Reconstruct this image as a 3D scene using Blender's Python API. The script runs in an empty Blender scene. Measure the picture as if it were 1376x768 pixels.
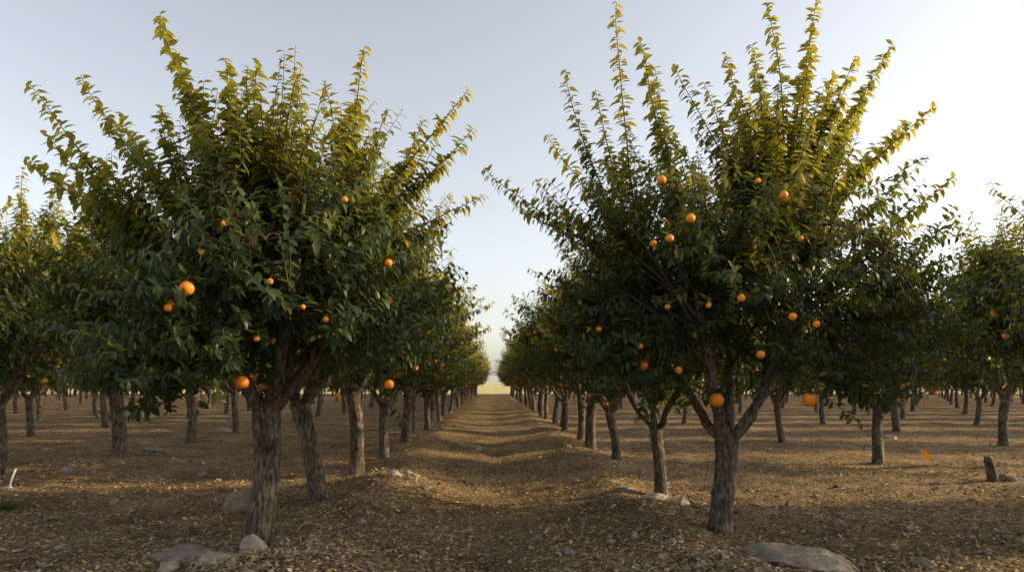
import bpy, math, random
import numpy as np
from mathutils import Vector
random.seed(4)
sc=bpy.context.scene
F=917.0; CAMH=1.6
# ---------------------------------------------------------------- noise / ground height
_rt=np.random.default_rng(77).random((256,256))
def vnoise(x,y,s):
    x=np.asarray(x,float)/s; y=np.asarray(y,float)/s
    xi=np.floor(x).astype(int); yi=np.floor(y).astype(int)
    fx=x-xi; fy=y-yi; fx=fx*fx*(3-2*fx); fy=fy*fy*(3-2*fy)
    g=lambda a,b:_rt[a&255,b&255]
    return (g(xi,yi)*(1-fx)*(1-fy)+g(xi+1,yi)*fx*(1-fy)+g(xi,yi+1)*(1-fx)*fy+g(xi+1,yi+1)*fx*fy)-.5
def ground_h(x,y):
    x=np.asarray(x,float); y=np.asarray(y,float)
    d=np.hypot(x,y); fade=1/(1+(d/45)**2)
    wob=vnoise(x*0,y,3.0)*.35
    xx=x+wob
    h=0.17*np.exp(-((np.abs(xx)-1.75)/.62)**2)+0.05*np.exp(-((np.abs(x)-8)/1.2)**2)
    h-=0.07*np.exp(-(xx/.45)**2)
    h+=.13*vnoise(x+31,y,2.6)+.07*vnoise(x,y+9,.9)+.055*vnoise(x+5,y+5,.37)+.040*vnoise(x,y,.17)
    h+=.035*np.exp(-((np.abs(xx)-1.6)/.8)**2)*np.sin(y*2.6+3*vnoise(x,y,1.5))
    return h*fade
# ---------------------------------------------------------------- mesh builder
class MB:
    def __init__(s): s.V=[];s.C=[];s.n=0;s.F3=[];s.M3=[];s.F4=[];s.M4=[]
    def add(s,V,tris,quads,mat,col=None):
        V=np.asarray(V,float).reshape(-1,3)
        if col is None: col=np.full((len(V),3),.2)
        s.V.append(V); s.C.append(np.broadcast_to(np.asarray(col,float),(len(V),3)))
        if tris is not None and len(tris):
            t=np.asarray(tris)+s.n; s.F3.append(t); s.M3.append(np.full(len(t),mat))
        if quads is not None and len(quads):
            q=np.asarray(quads)+s.n; s.F4.append(q); s.M4.append(np.full(len(q),mat))
        s.n+=len(V)
    def build(s,name,mats,smooth=True):
        V=np.concatenate(s.V); C=np.concatenate(s.C)
        f3=np.concatenate(s.F3) if s.F3 else np.zeros((0,3),int)
        f4=np.concatenate(s.F4) if s.F4 else np.zeros((0,4),int)
        m=np.concatenate(([np.concatenate(s.M3)] if s.M3 else [])+([np.concatenate(s.M4)] if s.M4 else []))
        me=bpy.data.meshes.new(name)
        me.vertices.add(len(V)); me.vertices.foreach_set('co',V.astype(np.float32).ravel())
        loops=np.concatenate([f3.ravel(),f4.ravel()]).astype(np.int32)
        me.loops.add(len(loops)); me.loops.foreach_set('vertex_index',loops)
        n3,n4=len(f3),len(f4)
        me.polygons.add(n3+n4)
        st=np.concatenate([np.arange(n3)*3,n3*3+np.arange(n4)*4]).astype(np.int32)
        me.polygons.foreach_set('loop_start',st)
        me.polygons.foreach_set('material_index',m.astype(np.int32))
        me.polygons.foreach_set('use_smooth',np.full(n3+n4,smooth))
        a=me.color_attributes.new('lc','FLOAT_COLOR','POINT')
        a.data.foreach_set('color',np.concatenate([C,np.ones((len(C),1))],1).astype(np.float32).ravel())
        for x in mats: me.materials.append(x)
        me.update(); me.validate()
        return me
def put(name,me,loc=(0,0,0),rz=0,sc_=1,parent=None):
    o=bpy.data.objects.new(name,me); sc.collection.objects.link(o)
    o.location=loc; o.rotation_euler=(0,0,rz); o.scale=(sc_,)*3 if not hasattr(sc_,'__len__') else sc_
    if parent: o.parent=parent
    return o
def nrm(v): return v/np.maximum(np.linalg.norm(v,axis=-1,keepdims=True),1e-9)
def bez(p0,p1,p2,n):
    t=np.linspace(0,1,n)[:,None]
    return (1-t)**2*p0+2*t*(1-t)*p1+t*t*p2
def tube(mb,P,R,sides,mat,rough=0,rng=None,cap=True,col=None):
    n=len(P); T=nrm(np.gradient(P,axis=0))
    ref=np.array([1.,0,0]) if abs(T[0][0])<.8 else np.array([0,1.,0])
    a=np.arange(sides)*2*math.pi/sides; out=[]
    u=ref
    ph=rng.random(6)*6 if rng is not None else np.zeros(6)
    for i in range(n):
        u=u-T[i]*u.dot(T[i]); u=u/np.linalg.norm(u); v=np.cross(T[i],u)
        r=R[i]*np.ones(sides)
        if rough: r=r*(1+rough*(np.sin(3*a+ph[0]+i*.35)*.5+np.sin(5*a+ph[1]-i*.3)*.35+np.sin(9*a+ph[2]+i*.7)*.25+.4*(rng.random(sides)-.5)))
        out.append(P[i]+(np.cos(a)[:,None]*u+np.sin(a)[:,None]*v)*r[:,None])
    V=np.concatenate(out); i=np.arange(n-1)[:,None]*sides; j=np.arange(sides)[None]; k=(j+1)%sides
    q=np.stack([i+j,i+k,i+sides+k,i+sides+j],-1).reshape(-1,4)
    tr=[]
    if cap:
        V=np.concatenate([V,P[-1:]]); b=(n-1)*sides
        tr=[[b+x,b+(x+1)%sides,n*sides] for x in range(sides)]
    mb.add(V,tr,q,mat,col)
# leaves ---------------------------------------------------------
def leaves(mb,P,D,U,L,W,curl,col,mat,simple=False):
    n=len(P)
    if n==0: return
    D=nrm(D); S=nrm(np.cross(D,U)); N=np.cross(S,D)
    L=L[:,None];W=W[:,None];curl=curl[:,None]
    if simple:
        m=P+D*L*.45
        V=np.stack([P,m+S*W*.5+N*W*.1,P+D*L-N*L*curl*.4,m-S*W*.5+N*W*.1],1).reshape(-1,3)
        b=(np.arange(n)*4)[:,None]
        mb.add(V,np.concatenate([b+[0,1,2],b+[0,2,3]]),None,mat,np.repeat(col,4,0)); return
    a=P+D*L*.32-N*L*curl*.05; c=P+D*L*.68-N*L*curl*.22
    V=np.stack([P,a+S*W*.48+N*W*.14,a,a-S*W*.48+N*W*.14,c+S*W*.38+N*W*.1,c,c-S*W*.38+N*W*.1,P+D*L*.97-N*L*curl*.5],1).reshape(-1,3)
    b=(np.arange(n)*8)[:,None]
    tr=np.concatenate([b+[0,1,2],b+[0,2,3],b+[4,7,5],b+[5,7,6]])
    qd=np.concatenate([b+[1,4,5,2],b+[2,5,6,3]])
    mb.add(V,tr,qd,mat,np.repeat(col,8,0))
def fruit(mb,p,r,rng):
    nu,nv=14,9
    th=np.linspace(0,math.pi,nv)[1:-1]; ph=np.arange(nu)*2*math.pi/nu
    rr=r*(1+.03*np.cos(th*2))
    V=np.stack([np.sin(th)[:,None]*np.cos(ph)*rr[:,None],np.sin(th)[:,None]*np.sin(ph)*rr[:,None],np.cos(th)[:,None]*np.ones(nu)*rr[:,None]*.93],-1).reshape(-1,3)
    V=np.concatenate([V,[[0,0,r*.86]],[[0,0,-r*.9]]]); m=len(th)
    i=np.arange(m-1)[:,None]*nu;j=np.arange(nu)[None];k=(j+1)%nu
    q=np.stack([i+j,i+nu+j,i+nu+k,i+k],-1).reshape(-1,4)
    tr=[[m*nu,x,(x+1)%nu] for x in range(nu)]+[[m*nu+1,(m-1)*nu+(x+1)%nu,(m-1)*nu+x] for x in range(nu)]
    mb.add(V+p,tr,q,2,np.array([1,1,1])*(.85+.3*rng.random()))
    k=9; a=rng.random(k)*6.28
    leaves(mb,np.tile(p+np.array([0,.02,r*.95]),(k,1))+rng.normal(size=(k,3))*.02+[0,.02,.01],np.stack([np.cos(a),np.sin(a)+.3,rng.uniform(-.2,.9,k)],1),np.tile([0,0,1.],(k,1))+rng.normal(size=(k,3))*.25,rng.uniform(.08,.12,k),rng.uniform(.035,.055,k),rng.uniform(.2,.8,k),DARK*rng.uniform(.8,1.6,(k,1)),1)
    tube(mb,np.array([p+[0,0,r*.8],p+[0,.01,r*1.15],p+[.0,.05,r*1.3+.03]]),[r*.12,.003,.003],4,3)
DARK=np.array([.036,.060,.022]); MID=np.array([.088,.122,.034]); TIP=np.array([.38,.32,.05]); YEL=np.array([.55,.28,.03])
def gen_tree(seed,lod,cfg):
    rng=np.random.default_rng(seed); mb=MB()
    c=np.array(cfg.get('c',(0,0,2.75)),float); rad=np.array(cfg.get('rad',(1.55,1.55,1.2)),float)
    fz=cfg.get('fork',1.15); r0=cfg.get('r0',.12); lean=np.array(cfg.get('lean',(rng.normal()*.10,rng.normal()*.10)))
    sp,ns,L0=[(.031,760,.110),(.040,530,.125),(.058,410,.165)][lod]
    ns=int(ns*cfg.get('dens',1))
    sides=[18,12,7][lod]; n=[22,12,6][lod]
    t=np.linspace(0,1,n); TP=np.stack([lean[0]*t+.03*np.sin(t*5+seed),lean[1]*t+.03*np.cos(t*4+seed),-.12+(fz+.17)*t],1)
    TR=r0*(1+.45*np.exp(-t*9)-.12*t+.22*np.exp(-(1-t)*6))
    tube(mb,TP,TR,sides,0,.12 if lod<2 else 0.05,rng)
    fork=TP[-1]-[0,0,.06]
    nodes=[]
    sc_az=cfg.get('az'); 
    if sc_az is None:
        a0=rng.random()*6.28; k=rng.integers(4,6); sc_az=[a0+i*6.283/k+rng.normal()*.2 for i in range(k)]
    for az in sc_az:
        o=np.array([math.cos(az),math.sin(az),0]); e=c+o*rad*rng.uniform(.55,.8)+[0,0,rad[2]*rng.uniform(.1,.6)]
        mid=fork+o*.45+[0,0,.45]+rng.normal(size=3)*.06
        P=bez(fork-[0,0,.05],mid,e,[16,10,6][lod]); R=np.linspace(r0*rng.uniform(.5,.66),.016,len(P))
        P[1:-1]+=rng.normal(size=(len(P)-2,3))*.012
        tube(mb,P,R,[10,8,5][lod],0,.08 if lod<2 else 0,rng)
        nodes+=list(P[len(P)//3:])
        for j in range([6,5,3][lod]):
            q=P[rng.integers(len(P)//3,len(P)-1)]; d=nrm(rng.normal(size=3)+o*1.2+[0,0,.3]); e2=c+d*rad*.85
            if e2[2]<1.65:e2[2]=1.7
            P2=bez(q,(q+e2)/2+[0,0,.15],e2,7); tube(mb,P2,np.linspace(.024,.007,7),[6,5,3][lod],3)
            nodes+=list(P2[2:])
    nodes=np.array(nodes)
    LP=[];LD=[];LU=[];LL=[];LC=[]
    def leafy(P,s0,tipness,Lm=1.0,spm=1.0,yel=0.0,droop=.30,jit=.6):
        seg=np.linalg.norm(np.diff(P,axis=0),axis=1); cs=np.concatenate([[0],np.cumsum(seg)]); tot=cs[-1]
        s=np.arange(s0*tot,tot,sp*spm); k=len(s)
        if k<1:return
        s=s+rng.normal(size=k)*sp*.2
        pos=np.stack([np.interp(s,cs,P[:,i]) for i in range(3)],1)
        T=nrm(np.gradient(P,axis=0)); tan=nrm(np.stack([np.interp(s,cs,T[:,i]) for i in range(3)],1))
        u=nrm(np.cross(tan,np.array([.1,.2,1.]))); v=np.cross(u,tan)
        a=rng.random()*.9+np.arange(k)*math.pi+rng.normal(size=k)*jit+np.arange(k)*.25
        per=np.cos(a)[:,None]*u+np.sin(a)[:,None]*v
        fr=np.clip(s/tot,0,1)
        D=tan*rng.uniform(.15,.6,(k,1))+per*.9+np.array([0,0,-droop])+rng.normal(size=(k,3))*.11
        U=tan*.5+np.array([0,0,.8])+rng.normal(size=(k,3))*.2
        L=L0*Lm*rng.uniform(.7,1.15,k)*(1-.4*fr**5)
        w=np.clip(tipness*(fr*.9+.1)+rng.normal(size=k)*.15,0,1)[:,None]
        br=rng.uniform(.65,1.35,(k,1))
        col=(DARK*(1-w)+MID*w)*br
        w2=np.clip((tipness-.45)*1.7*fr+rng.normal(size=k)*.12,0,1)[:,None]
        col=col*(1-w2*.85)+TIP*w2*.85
        yy=(rng.random(k)<(.008+yel))[:,None]
        col=np.where(yy,YEL*rng.uniform(.6,1.1,(k,1)),col)
        LP.append(pos);LD.append(D);LU.append(U);LL.append(L);LC.append(col)
    def twig_to(p,r=.006):
        q=nodes[np.argmin(((nodes-p)**2).sum(1))]
        if lod<2 or rng.random()<.3: tube(mb,bez(q,(q+p)/2+[0,0,.05],p,4),np.linspace(r*1.5,r,4),3,3,cap=False)
    extra=cfg.get('lobes',[])
    for i in range(ns):
        d=nrm(rng.normal(size=3)); rr=rng.random()**(1/2.4)
        p=c+d*rad*rr*(1+.14*math.sin(3*math.atan2(d[1],d[0])+seed)+.12*math.sin(5*d[2]+seed*2))
        cc=c
        if extra and rng.random()<.24:
            lc,lr=extra[rng.integers(len(extra))]; p=np.array(lc)+nrm(rng.normal(size=3))*lr*rng.random()**.4
        low=(p[2]-c[2])/rad[2]
        dirn=nrm(nrm((p-cc)*[1,1,.8])*.8+np.array([0,0,.55+.3*low])+rng.normal(size=3)*.33)
        ln=rng.uniform(.28,.62)*(1+.25*max(0,low))
        if p[2]<1.75: dirn=nrm(dirn*[1,1,.3]-[0,0,.25*rng.random()]); 
        st=p-dirn*.15
        twig_to(st)
        e=p+dirn*ln
        P=bez(st,(st+e)/2+np.array([0,0,-.04])+rng.normal(size=3)*.03,e+[0,0,rng.uniform(-.06,.06)],6)
        if lod<2: tube(mb,P,np.linspace(.006,.002,6),3,3,cap=False)
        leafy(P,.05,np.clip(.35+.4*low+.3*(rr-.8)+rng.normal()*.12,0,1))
    whips=[np.array(w,float) for w in cfg.get('whips',[])]
    nw=cfg.get('nw',26)
    for i in range(nw):
        el=math.radians(rng.uniform(*cfg.get('we',(12,85)))); az=rng.random()*6.283; R=rng.uniform(1.9,2.75)*cfg.get('wr',1)
        whips.append(np.array([c[0]+math.cos(az)*math.cos(el)*R*.88,c[1]+math.sin(az)*math.cos(el)*R*.88,c[2]-.45+math.sin(el)*R]))
    for w in whips:
        core=c+np.array([0,0,-.5]); b=core+(w-core)*rng.uniform(.28,.4)
        q=nodes[np.argmin(((nodes-b)**2).sum(1))]
        side=nrm(np.array([w[0]-core[0],w[1]-core[1],0.])+1e-6)
        ln=np.linalg.norm(w-q)
        mid=(q+w)/2+side*.09*ln*rng.uniform(-.1,1)+rng.normal(size=3)*.04
        P=bez(q,mid,w,14); P[2:-1]+=np.cumsum(rng.normal(size=(11,3))*.004,0)
        tube(mb,P,np.linspace(.013,.0025,14),5 if lod<2 else 3,3,cap=False)
        tn=rng.uniform(.7,1.1)
        leafy(P,.15,tn,1.32,.52,.015,.42,.35)
        for j in range([5,5,3][lod]):
            k=rng.integers(1,7); s=P[k]; T=nrm(P[k+1]-P[k-1])
            d=nrm(T+rng.normal(size=3)*.24+[0,0,.05]); l2=rng.uniform(.35,.7)*(1-.04*k)
            P2=bez(s,s+d*l2*.5+rng.normal(size=3)*.02,s+d*l2+[0,0,.04],5)
            tube(mb,P2,np.linspace(.006,.002,5),3,3,cap=False); leafy(P2,.1,tn*.85,1.1,.8,0,.35,.4)
    LP=np.concatenate(LP);LD=np.concatenate(LD);LU=np.concatenate(LU);LL=np.concatenate(LL);LC=np.concatenate(LC)
    fr=[(np.array(f[:3]),f[3]) for f in cfg.get('fruit',[])]
    for i in range(cfg.get('nf',10)):
        az=rng.random()*6.283; z=rng.choice([rng.uniform(1.45,1.8),rng.uniform(1.7,3.0)])
        q=max(0.0,1-((z-c[2])/(rad[2]+.35))**2)**.5
        fr.append((np.array([c[0]+math.cos(az)*(rad[0]+.25)*q,c[1]+math.sin(az)*(rad[1]+.25)*q,z]),rng.uniform(.036,.046)))
    keep=np.ones(len(LP),bool); mids=LP+nrm(LD)*LL[:,None]*.5
    for p,r in fr:
        keep&=((mids-p)**2).sum(1)>(r+.03)**2
        fruit(mb,p,r,rng)
    LP,LD,LU,LL,LC=LP[keep],LD[keep],LU[keep],LL[keep],LC[keep]
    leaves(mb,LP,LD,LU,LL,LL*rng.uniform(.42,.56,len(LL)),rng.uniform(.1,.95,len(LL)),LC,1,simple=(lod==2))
    return mb.build('orange_tree_mesh',[BARK,LEAF,ORANGE,TWIG])
# ---------------------------------------------------------------- materials
def mat(name):
    m=bpy.data.materials.new(name); m.use_nodes=True; nt=m.node_tree; nt.nodes.clear()
    o=nt.nodes.new('ShaderNodeOutputMaterial'); p=nt.nodes.new('ShaderNodeBsdfPrincipled')
    nt.links.new(p.outputs[0],o.inputs[0]); return m,nt,p,o
def N(nt,t,**k):
    n=nt.nodes.new(t)
    for a,b in k.items():
        if a in n.inputs: n.inputs[a].default_value=b
        else: setattr(n,a,b)
    return n
def ramp(nt,src,stops):
    r=nt.nodes.new('ShaderNodeValToRGB'); e=r.color_ramp.elements
    while len(e)<len(stops): e.new(.5)
    for i,(p,c) in enumerate(stops): e[i].position=p; e[i].color=(*c,1)
    nt.links.new(src,r.inputs[0]); return r
def coords(nt,obj=True,scale=(1,1,1)):
    tc=nt.nodes.new('ShaderNodeTexCoord'); mp=nt.nodes.new('ShaderNodeMapping'); mp.inputs['Scale'].default_value=scale
    nt.links.new(tc.outputs['Object'],mp.inputs[0]); return mp.outputs[0]
def mixc(nt,fac,a,b,mode='MIX'):
    m=nt.nodes.new('ShaderNodeMix'); m.data_type='RGBA'; m.blend_type=mode
    for s,v in ((m.inputs[0],fac),(m.inputs[6],a),(m.inputs[7],b)):
        if isinstance(v,bpy.types.NodeSocket): nt.links.new(v,s)
        else: s.default_value=v if not isinstance(v,tuple) else (*v,1)
    return m.outputs[2]
def bump(nt,p,h,s,d):
    b=nt.nodes.new('ShaderNodeBump'); b.inputs['Strength'].default_value=s; b.inputs['Distance'].default_value=d
    nt.links.new(h,b.inputs['Height']); nt.links.new(b.outputs[0],p.inputs['Normal'])
# leaf
LEAF,nt,p,o=mat('leaf')
at=N(nt,'ShaderNodeVertexColor',layer_name='lc')
geo=nt.nodes.new('ShaderNodeNewGeometry')
pale=mixc(nt,.3,at.outputs[0],(.12,.14,.07))
cl=mixc(nt,geo.outputs['Backfacing'],at.outputs[0],pale)
nt.links.new(cl,p.inputs['Base Color']); p.inputs['Roughness'].default_value=.40; p.inputs['Specular IOR Level'].default_value=.32
tr=nt.nodes.new('ShaderNodeBsdfTranslucent'); tcx=mixc(nt,1.0,cl,(2.6,2.3,.6),'MULTIPLY'); nt.links.new(tcx,tr.inputs[0])
ms=nt.nodes.new('ShaderNodeMixShader'); ms.inputs[0].default_value=.40
nt.links.new(p.outputs[0],ms.inputs[1]);nt.links.new(tr.outputs[0],ms.inputs[2]);nt.links.new(ms.outputs[0],o.inputs[0])
TWIG,nt,p,o=mat('twig'); p.inputs['Base Color'].default_value=(.055,.05,.028,1); p.inputs['Roughness'].default_value=.8
# bark
BARK,nt,p,o=mat('bark')
cv=coords(nt,scale=(1,1,.28)); n1=N(nt,'ShaderNodeTexNoise',Scale=34.0,Detail=7.0,Roughness=.7); nt.links.new(cv,n1.inputs[0])
n2=N(nt,'ShaderNodeTexNoise',Scale=4.5,Detail=4.0); nt.links.new(coords(nt),n2.inputs[0])
r1=ramp(nt,n1.outputs[0],[(.38,(.032,.026,.021)),(.5,(.15,.125,.10)),(.65,(.35,.30,.245))])
r2=ramp(nt,n2.outputs[0],[(.35,(.5,.47,.44)),(.65,(1.15,1.1,1.0))])
nt.links.new(mixc(nt,1.0,r1.outputs[0],r2.outputs[0],'MULTIPLY'),p.inputs['Base Color']); p.inputs['Roughness'].default_value=.9
bump(nt,p,n1.outputs[0],1.0,.035)
# orange fruit
ORANGE,nt,p,o=mat('orange_peel')
at=N(nt,'ShaderNodeVertexColor',layer_name='lc')
v=N(nt,'ShaderNodeTexNoise',Scale=9.0); nt.links.new(coords(nt),v.inputs[0])
r=ramp(nt,v.outputs[0],[(.3,(.92,.24,.008)),(.7,(1.0,.36,.012))])
nt.links.new(mixc(nt,1.0,r.outputs[0],at.outputs[0],'MULTIPLY'),p.inputs['Base Color']); p.inputs['Roughness'].default_value=.45
v2=N(nt,'ShaderNodeTexVoronoi',Scale=260.0); nt.links.new(coords(nt),v2.inputs[0]); bump(nt,p,v2.outputs[0],.3,.002)
# ground
GROUND,nt,p,o=mat('ground_soil')
cv=coords(nt)
a=N(nt,'ShaderNodeTexNoise',Scale=26.0,Detail=8.0,Roughness=.72); nt.links.new(cv,a.inputs[0])
b=N(nt,'ShaderNodeTexNoise',Scale=.9,Detail=5.0,Roughness=.6); nt.links.new(cv,b.inputs[0])
vo=N(nt,'ShaderNodeTexVoronoi',Scale=24.0,Randomness=1.0); nt.links.new(cv,vo.inputs[0])
ra=ramp(nt,a.outputs[0],[(.32,(.105,.076,.048)),(.5,(.30,.225,.14)),(.70,(.56,.44,.29))])
rb=ramp(nt,b.outputs[0],[(.35,(.60,.53,.46)),(.65,(1.18,1.13,1.05))])
c1=mixc(nt,1.0,ra.outputs[0],rb.outputs[0],'MULTIPLY')
rv=ramp(nt,vo.outputs['Color'],[(.2,(.6,.56,.5)),(.8,(1.3,1.25,1.15))])
c1=mixc(nt,.85,c1,rv.outputs[0],'MULTIPLY')
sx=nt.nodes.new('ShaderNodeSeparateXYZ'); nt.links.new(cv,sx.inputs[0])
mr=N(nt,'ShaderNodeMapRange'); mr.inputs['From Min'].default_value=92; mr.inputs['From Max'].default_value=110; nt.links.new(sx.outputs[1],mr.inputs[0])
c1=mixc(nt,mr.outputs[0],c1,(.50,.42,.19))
nt.links.new(c1,p.inputs['Base Color']); p.inputs['Roughness'].default_value=.95; p.inputs['Specular IOR Level'].default_value=.15
ad=N(nt,'ShaderNodeMath',operation='ADD'); nt.links.new(a.outputs[0],ad.inputs[0]); nt.links.new(vo.outputs[0],ad.inputs[1])
bump(nt,p,ad.outputs[0],1.0,.04)
# litter (vertex colour)
LITTER,nt,p,o=mat('dry_litter'); at=N(nt,'ShaderNodeVertexColor',layer_name='lc'); nt.links.new(at.outputs[0],p.inputs['Base Color']); p.inputs['Roughness'].default_value=.85
# rock
def rockmat(name,k):
    M,nt,p,o=mat(name); cv=coords(nt)
    a=N(nt,'ShaderNodeTexNoise',Scale=9.0,Detail=8.0,Roughness=.65); nt.links.new(cv,a.inputs[0])
    r=ramp(nt,a.outputs[0],[(.3,(.17*k,.135*k,.10*k)),(.55,(.32*k,.27*k,.21*k)),(.75,(.43*k,.38*k,.31*k))]); nt.links.new(r.outputs[0],p.inputs['Base Color']); p.inputs['Roughness'].default_value=.9
    bump(nt,p,a.outputs[0],1.0,.08); return M
ROCK=rockmat('limestone',1.0); ROCK2=rockmat('pale_limestone',1.5)
HILL,nt,p,o=mat('far_hill'); p.inputs['Base Color'].default_value=(.44,.43,.36,1); p.inputs['Roughness'].default_value=1
WHITE,nt,p,o=mat('white_plastic'); p.inputs['Base Color'].default_value=(.75,.75,.72,1); p.inputs['Roughness'].default_value=.5
# ---------------------------------------------------------------- ground
def axis(a,lim,n,c0=0):
    T=math.asinh(lim/a); return c0+a*np.sinh(np.linspace(-T,T,n))
xs=axis(3.2,3000,700); ys=axis(3.6,3000,800,7.5)
X,Y=np.meshgrid(xs,ys); Z=ground_h(X,Y)
V=np.stack([X,Y,Z],-1).reshape(-1,3); nx=len(xs); ny=len(ys)
i=np.arange(ny-1)[:,None]*nx; j=np.arange(nx-1)[None]
q=np.stack([i+j,i+j+1,i+nx+j+1,i+nx+j],-1).reshape(-1,4)
mb=MB(); mb.add(V,None,q,0); put('ground',mb.build('ground',[GROUND]))
# hills far
mb=MB(); t=np.linspace(-2600,2600,160); hh=12+22*(vnoise(t,t*0,420)+.5)+5*vnoise(t,t*0,60)
A=np.stack([t,2300+0*t,hh*0-3],1); B=np.stack([t,2500+0*t,hh],1); C=np.stack([t,2800+0*t,hh*0-3],1)
n=len(t); V=np.concatenate([A,B,C]); k=np.arange(n-1)
mb.add(V,None,np.concatenate([np.stack([k,k+1,k+1+n,k+n],1),np.stack([k+n,k+n+1,k+1+2*n,k+2*n],1)]),0); put('hill',mb.build('hill',[HILL]))
# ---------------------------------------------------------------- litter
rng=np.random.default_rng(5)
def scatter(n,y0,y1,hw):
    y=1/rng.uniform(1/y1,1/y0,n); x=rng.uniform(-1,1,n)*(hw*y+1.0); return x,y
PAL=np.array([[.52,.39,.22],[.38,.28,.16],[.20,.145,.085],[.56,.46,.30],[.48,.33,.14],[.12,.085,.052],[.28,.215,.14],[.64,.42,.14]])
x,y=scatter(135000,4.2,45,.82)
dens=np.where(np.abs(np.abs(x)-2.0)<1.6,1,.75)*(1+.9*vnoise(x,y,.8)+.5*vnoise(x,y,.25)); dens[(np.abs(x)<.35)]*=.8
k=rng.random(len(x))<dens; x,y=x[k],y[k]; z=ground_h(x,y)+.006; n=len(x)
az=rng.random(n)*6.283; D=np.stack([np.cos(az),np.sin(az),rng.normal(size=n)*.35],1); U=np.array([0,0,1.])+rng.normal(size=(n,3))*.5
L=rng.uniform(.016,.062,n)*(1+.012*y); straw=rng.random(n)<.18; L=np.where(straw,L*1.7,L); Wd=np.where(straw,L*.07,L*rng.uniform(.2,.6,n))
mb=MB(); leaves(mb,np.stack([x,y,z+.004],1),D,U,L,Wd,rng.uniform(-.7,.6,n),PAL[rng.choice(8,n,p=[.2,.22,.14,.1,.14,.09,.06,.05])]*rng.uniform(.55,1.15,(n,1)),0)
put('leaf_litter',mb.build('leaf_litter',[LITTER],False))
# pebbles
import bmesh
bm=bmesh.new(); bmesh.ops.create_icosphere(bm,subdivisions=1,radius=1); IV=np.array([v.co[:] for v in bm.verts]); IF=np.array([[v.index for v in f.verts] for f in bm.faces]); bm.free()
mb=MB(); x,y=scatter(6500,4.2,40,.82); z=ground_h(x,y)
for a_,b_,c_ in zip(x,y,z):
    if abs(a_)<.9 and rng.random()<.5: continue
    s=rng.uniform(.006,.018)*(1+1.8*(rng.random()<.09))*(1+.01*b_)
    V=IV*(1+.25*rng.normal(size=(len(IV),1)))*s*np.array([1,rng.uniform(.7,1.2),.7]); r=rng.random()*6; V=V@np.array([[math.cos(r),math.sin(r),0],[-math.sin(r),math.cos(r),0],[0,0,1]])
    cc=np.array([.33,.27,.20]) if rng.random()<.4 else np.array([.24,.18,.12])
    mb.add(V+[a_,b_,c_+s*.25],IF,None,0,cc*rng.uniform(.5,1.2))
put('pebbles',mb.build('pebbles',[LITTER],False))
# rocks
def rock(px,py,wpx,hpx,dp=1.0,m_=None):
    Yd=F*CAMH/(py-515); Xd=(px-663)*Yd/F
    bm=bmesh.new(); bmesh.ops.create_icosphere(bm,subdivisions=4,radius=1)
    V=np.array([v.co[:] for v in bm.verts]); Fc=np.array([[v.index for v in f.verts] for f in bm.faces]); bm.free()
    s=rng.integers(1000)
    for _ in range(14):
        nn=nrm(rng.normal(size=3)); d=rng.uniform(.5,.85); e=V@nn; V=V-np.maximum(e-d,0)[:,None]*nn
    V=V*(1+.12*vnoise(V[:,0]+s,V[:,1]+V[:,2],.35)[:,None]+.08*vnoise(V[:,0]*1.3+s,V[:,1]-V[:,2],.12)[:,None])
    w=wpx*Yd/F*.66; h=hpx*Yd/F
    V=V*[w,w*dp,h*1.15]
    m=MB(); m.add(V,Fc,None,0); return put('rock',m.build('rock',[m_ or ROCK],False),(Xd,Yd+w*dp*.5,float(ground_h(Xd,Yd))+h*.1),0)
for r in [(240,752,78,16,.8),(222,768,30,14,.9,ROCK2),(285,770,48,16,.8,ROCK2),(336,766,28,20,.9,ROCK2),(313,683,32,22,.9),(203,609,26,8,.8),(548,655,30,10,.9,ROCK2),(528,658,22,7,.9,ROCK2),(570,661,16,5,1,ROCK2),(879,676,36,7,.7,ROCK2),(915,678,34,9,.8,ROCK2),(843,668,24,5,.8),(1092,764,118,22,1.0),(1050,737,30,9,1),(85,640,14,6,1),(150,672,16,7,1),(640,602,10,4,1),(486,716,16,7,1),(588,690,14,6,1),(765,742,20,8,1),(1125,700,14,6,1),(1200,590,18,6,1),(300,580,20,6,1),(420,745,18,7,1),(905,745,16,7,1),(62,608,18,6,1),(1250,760,26,9,1),(270,640,12,5,1),(1010,655,12,5,1)]:
    rock(*r)
# ---------------------------------------------------------------- trees
def W(px,py,Yd): return np.array([(px-663)*Yd/F,Yd,CAMH+(515-py)*Yd/F])
def hero_cfg(bx,bd,tips,fr,c,rad,**k):
    base=np.array([bx,bd,float(ground_h(bx,bd))]); wh=[]
    for (px,py,dy) in tips: wh.append(W(px,py,bd+dy)-base)
    fl=[]
    c=np.array(c);rad=np.array(rad)
    for (px,py,rp) in fr:
        best=None
        for Yd in np.linspace(bd-2.3,bd-.1,60):
            l=W(px,py,Yd)-base; e=(((l-c)/(rad+.27))**2).sum()
            if e<1: best=Yd;break
        if best is None: best=bd-.7
        l=W(px,py,best)-base; fl.append((*l,rp*best/F))
    return base,dict(whips=wh,fruit=fl,c=c,rad=rad,**k)
LT=[(38,110,-.2),(35,212,.1),(108,100,.2),(215,18,-.1),(160,150,.5),(265,130,.3),(345,80,-.4),(395,90,.5),(330,110,.2),(490,62,-.1),(478,130,.5),(520,145,-.5),(630,120,.1),(636,172,-.4),(652,262,-.2),(600,215,.6),(60,180,-.5),(240,75,.4),(435,110,.2),(300,165,-.5),(75,235,.6),(130,210,-.7),(570,160,.6),(110,295,-.2)]
LF=[(251,387,10),(226,413,5.5),(325,513,9.5),(523,516,7),(363,378,4.5),(522,353,5.5),(438,429,4),(463,268,4.5),(300,300,3.5),(407,412,3.5),(345,455,4),(278,498,4),(453,531,4.5)]
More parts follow.
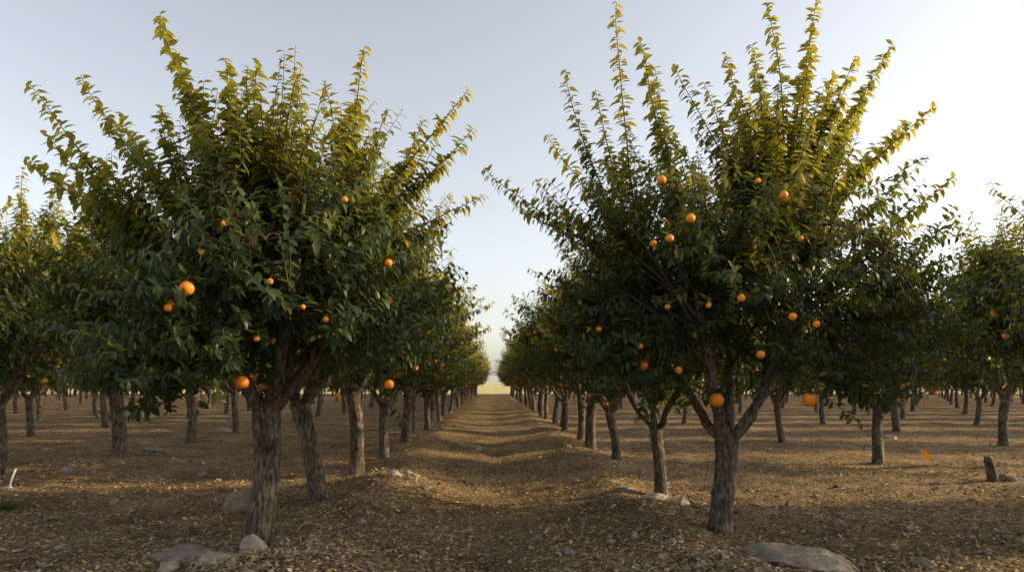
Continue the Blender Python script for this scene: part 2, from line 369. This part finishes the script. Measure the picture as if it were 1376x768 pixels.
b1,c1_=hero_cfg(-2.26,6.5,LT,LF,(.14,0,2.68),(1.6,1.45,1.03),fork=1.32,r0=.128,lean=(.10,.05),az=[.2,1.4,2.9,4.1,5.3],nw=34,wr=.88,we=(25,88),nf=0,lobes=[((-1.3,-.3,2.3),.45),((1.1,-.5,2.1),.5),((-.2,-1.1,2.0),.5),((-.6,-.8,1.75),.4)])
RT=[(650,225,-.1),(690,275,-.6),(760,93,.1),(735,180,.6),(828,3,-.1),(800,120,.5),(880,90,.4),(905,85,-.4),(945,110,.2),(975,72,.5),(1030,3,-.2),(1097,0,.1),(1120,100,.5),(1090,70,-.6),(1200,58,-.1),(1257,140,-.2),(1282,238,.1),(1215,165,.6),(1170,110,.4),(1240,300,-.6),(1298,405,-.2),(1010,60,.6),(860,55,-.3),(1150,75,-.4),(720,240,-.5),(1045,120,-.7)]
RF=[(889,242,6.5),(928,293,6.5),(900,320,5.5),(878,327,5),(996,400,5.5),(1065,425,5.5),(1097,435,5),(1022,476,6),(863,491,8.5),(963,537,10),(1088,536,10),(1053,262,6),(1018,243,4),(805,442,4),(860,465,4.5),(912,497,5),(915,250,3.5),(952,410,4),(1076,320,3.5),(897,412,4)]
b2,c2_=hero_cfg(2.5,7.45,RT,RF,(.08,0,2.85),(1.8,1.6,1.18),fork=1.0,r0=.12,lean=(.03,0),az=[.1,1.3,3.0,4.0,5.4],nw=38,wr=.94,we=(25,88),nf=0,lobes=[((1.8,-.3,2.2),.55),((1.1,-.7,1.75),.4),((-1.2,-.4,2.2),.5),((1.9,.1,2.7),.4),((-1.0,-.6,1.9),.4)])
put('orange_tree',gen_tree(11,0,c1_),b1)
put('orange_tree',gen_tree(23,0,c2_),b2)
MIDS=[gen_tree(100+i,1,dict(nw=36,nf=13,wr=1.0,r0=.095+.01*i,fork=1.1+.07*i,c=(0,0,2.68),rad=(1.5,1.35,1.05))) for i in range(4)]
LOWS=[gen_tree(200+i,2,dict(nw=36,nf=11,wr=1.0,r0=.105,fork=1.05+.06*i,c=(0,0,2.65),rad=(1.5,1.35,1.03))) for i in range(5)]
rr=random.Random(9); cnt=0
distant=bpy.data.objects.new('distant_orange_trees',None); sc.collection.objects.link(distant)
def tree(x,y,s=None,rz=None,dz=0):
    d=math.hypot(x,y); me=(MIDS if d<17.5 else LOWS)[rr.randrange(4 if d<17.5 else 5)]
    s=s or rr.uniform(.92,1.1); rz=rz if rz is not None else rr.uniform(0,6.28)
    z=float(ground_h(x,y))+dz
    put('orange_tree' if d<40 else 'tree',me,(x,y,z-.02),rz,(s,s,s*rr.uniform(.93,1.08)),distant if d>=40 else None)
for y in [9.0,11.6,14.4,17.3]: tree(-2.3+rr.uniform(-.05,.05),y,1.06)
for y,s_ in [(9.5,.92),(13.2,.92),(16.2,.97),(18.9,1.0)]: tree(2.35+rr.uniform(-.05,.05),y,s_)
y=20.2
while y<92: tree(-2.35+rr.uniform(-.15,.15),y+rr.uniform(-.2,.2)); tree(2.4+rr.uniform(-.15,.15),y+1.6+rr.uniform(-.2,.2),rr.uniform(.9,1.04)); y+=2.8
for (x,y) in [(-8.35,11.6),(-8.1,14.7),(-8.1,18.3),(-8.2,8.4)]: tree(x,y,1.14)
for (x,y,s_) in [(7.7,13.7,.93),(7.6,17.9,.85),(10.7,13.3,1.16)]: tree(x,y,s_)
for row in range(1,12):
    xl=-8.2-(row-1)*5.9; y=21.5 if row==1 else 7+rr.uniform(0,3)
    while y<92:
        if row==1 or abs(xl)<1.0*y+6: tree(xl+rr.uniform(-.3,.3),y+rr.uniform(-.3,.3))
        y+=3.7 if row<3 else 4.3
    xr=7.7+(row-1)*5.6; y=22.6 if row==1 else 17.9
    while y<92:
        if row==1 or abs(xr)<1.0*y+6: tree(xr+rr.uniform(-.2,.2),y+rr.uniform(-.15,.15),rr.uniform(.74,.82) if row<2 else rr.uniform(.95,1.1))
        y+=4.7 if row<3 else 4.4
for k in range(34):
    for s_ in (-1,1):
        for yy in (95,99): tree(s_*(4.5+k*3.0+rr.uniform(-.8,.8)),yy+rr.uniform(-1.5,1.5),rr.uniform(1.05,1.3))
        tree(s_*(6+k*3.0+rr.uniform(-.8,.8)),104+rr.uniform(-1.5,1.5),1.2,None,-1.5)
# trees beside and behind the camera; unseen right-hand ones added to shade the ground
for (x,y) in [(2.4,-1.0),(-2.3,-1.4),(7.7,-1.5),(7.8,2.0),(7.6,5.6),(7.9,8.1),(13.3,5.0),(13.3,8.4)]: tree(x,y)
# ---------------------------------------------------------------- small things
mb=MB(); P=np.array([[.02,0,-.1],[.0,0,.05],[-.03,0,.2],[-.07,0,.36],[-.075,0,.40]]); tube(mb,P,[.12,.085,.07,.065,.05],12,0,.15,rng)
P=np.array([[.0,.02,.05],[.14,-.03,.07],[.28,-.06,.05],[.36,-.06,.03]]); tube(mb,P,[.075,.07,.055,.03],10,0,.2,rng)
put('tree_stump',mb.build('tree_stump',[BARK]),(8.05,11,float(ground_h(8.05,11))))
mb=MB(); tube(mb,np.array([[0,0,-.05],[.05,0,.15],[.10,.02,.3]]),[.014,.014,.012],8,0); tube(mb,np.array([[-.1,0,.0],[0,0,.03],[.06,0,.02]]),[.01,.012,.01],6,0)
put('plastic_stake',mb.build('plastic_stake',[WHITE]),(-7.18,10.1,float(ground_h(-7.18,10.1))))
def tuft(x,y,n,h):
    mb=MB(); az=rng.random(n)*6.283; P=np.stack([np.cos(az)*.05,np.sin(az)*.05,0*az],1)*rng.random((n,1)); D=np.stack([np.cos(az)*.6,np.sin(az)*.6,rng.uniform(.4,1.3,n)],1)
    leaves(mb,P,D,np.tile([0.,0,1.],(n,1))+rng.normal(size=(n,3))*.2,rng.uniform(.5,1,n)*h,np.full(n,h*.14),rng.uniform(.3,1,n),np.array([[.06,.10,.03]])*rng.uniform(.7,1.3,(n,1)),0)
    put('weed_tuft',mb.build('weed_tuft',[LEAF]),(x,y,float(ground_h(x,y))))
for a in [(-6.15,8.7,40,.2),(-3.45,6.35,26,.10),(-5.2,9.2,14,.08),(-1.6,6.2,12,.07),(-7.4,12.5,20,.12)]: tuft(*a)
mb=MB(); leaves(mb,np.array([[0,0,0.]]),np.array([[-.35,-.1,.9]]),np.array([[.2,-1,.1]]),np.array([.15]),np.array([.10]),np.array([.6]),np.array([[.85,.36,.03]]),0)
tube(mb,np.array([[0,0,0.],[.012,0,-.03],[.03,0,-.05]]),[.002,.002,.002],4,0,col=np.array([.4,.2,.05]))
put('falling_leaf',mb.build('falling_leaf',[LEAF]),tuple(W(1247,620,7.2)))
# ---------------------------------------------------------------- light
EL,AZ=math.radians(20),math.radians(86)
w=bpy.data.worlds.new('World'); sc.world=w; w.use_nodes=True; nt=w.node_tree; bg=nt.nodes['Background']
sk=nt.nodes.new('ShaderNodeTexSky'); sk.sky_type='NISHITA'; sk.sun_disc=False; sk.sun_elevation=EL; sk.sun_rotation=AZ; sk.dust_density=2.0; sk.air_density=1.0; sk.ozone_density=1.0
hs=nt.nodes.new('ShaderNodeHueSaturation'); hs.inputs['Saturation'].default_value=.44; hs.inputs['Value'].default_value=1.78
tint=mixc(nt,1.0,hs.outputs[0],(1.03,1.0,.96),'MULTIPLY')
nt.links.new(sk.outputs[0],hs.inputs['Color']); nt.links.new(tint,bg.inputs[0]); bg.inputs[1].default_value=.15
sd=bpy.data.lights.new('sun','SUN'); sd.energy=5; sd.angle=math.radians(.5); sd.color=(1,.76,.38)
so=bpy.data.objects.new('sun',sd); sc.collection.objects.link(so)
dv=Vector((math.sin(AZ)*math.cos(EL),math.cos(AZ)*math.cos(EL),math.sin(EL))); so.rotation_euler=(-dv).to_track_quat('-Z','Y').to_euler()
sc.view_settings.view_transform='Standard'; sc.view_settings.look='None'; sc.view_settings.exposure=0
cd=bpy.data.cameras.new('camera'); cam=bpy.data.objects.new('camera',cd); sc.collection.objects.link(cam); sc.camera=cam
cam.location=(0,0,CAMH); cam.rotation_euler=(math.radians(90),0,0); cd.sensor_width=36; cd.lens=F/1376*36
cd.shift_x=25/1376; cd.shift_y=131/1376; cd.clip_end=6000; cd.clip_start=.1
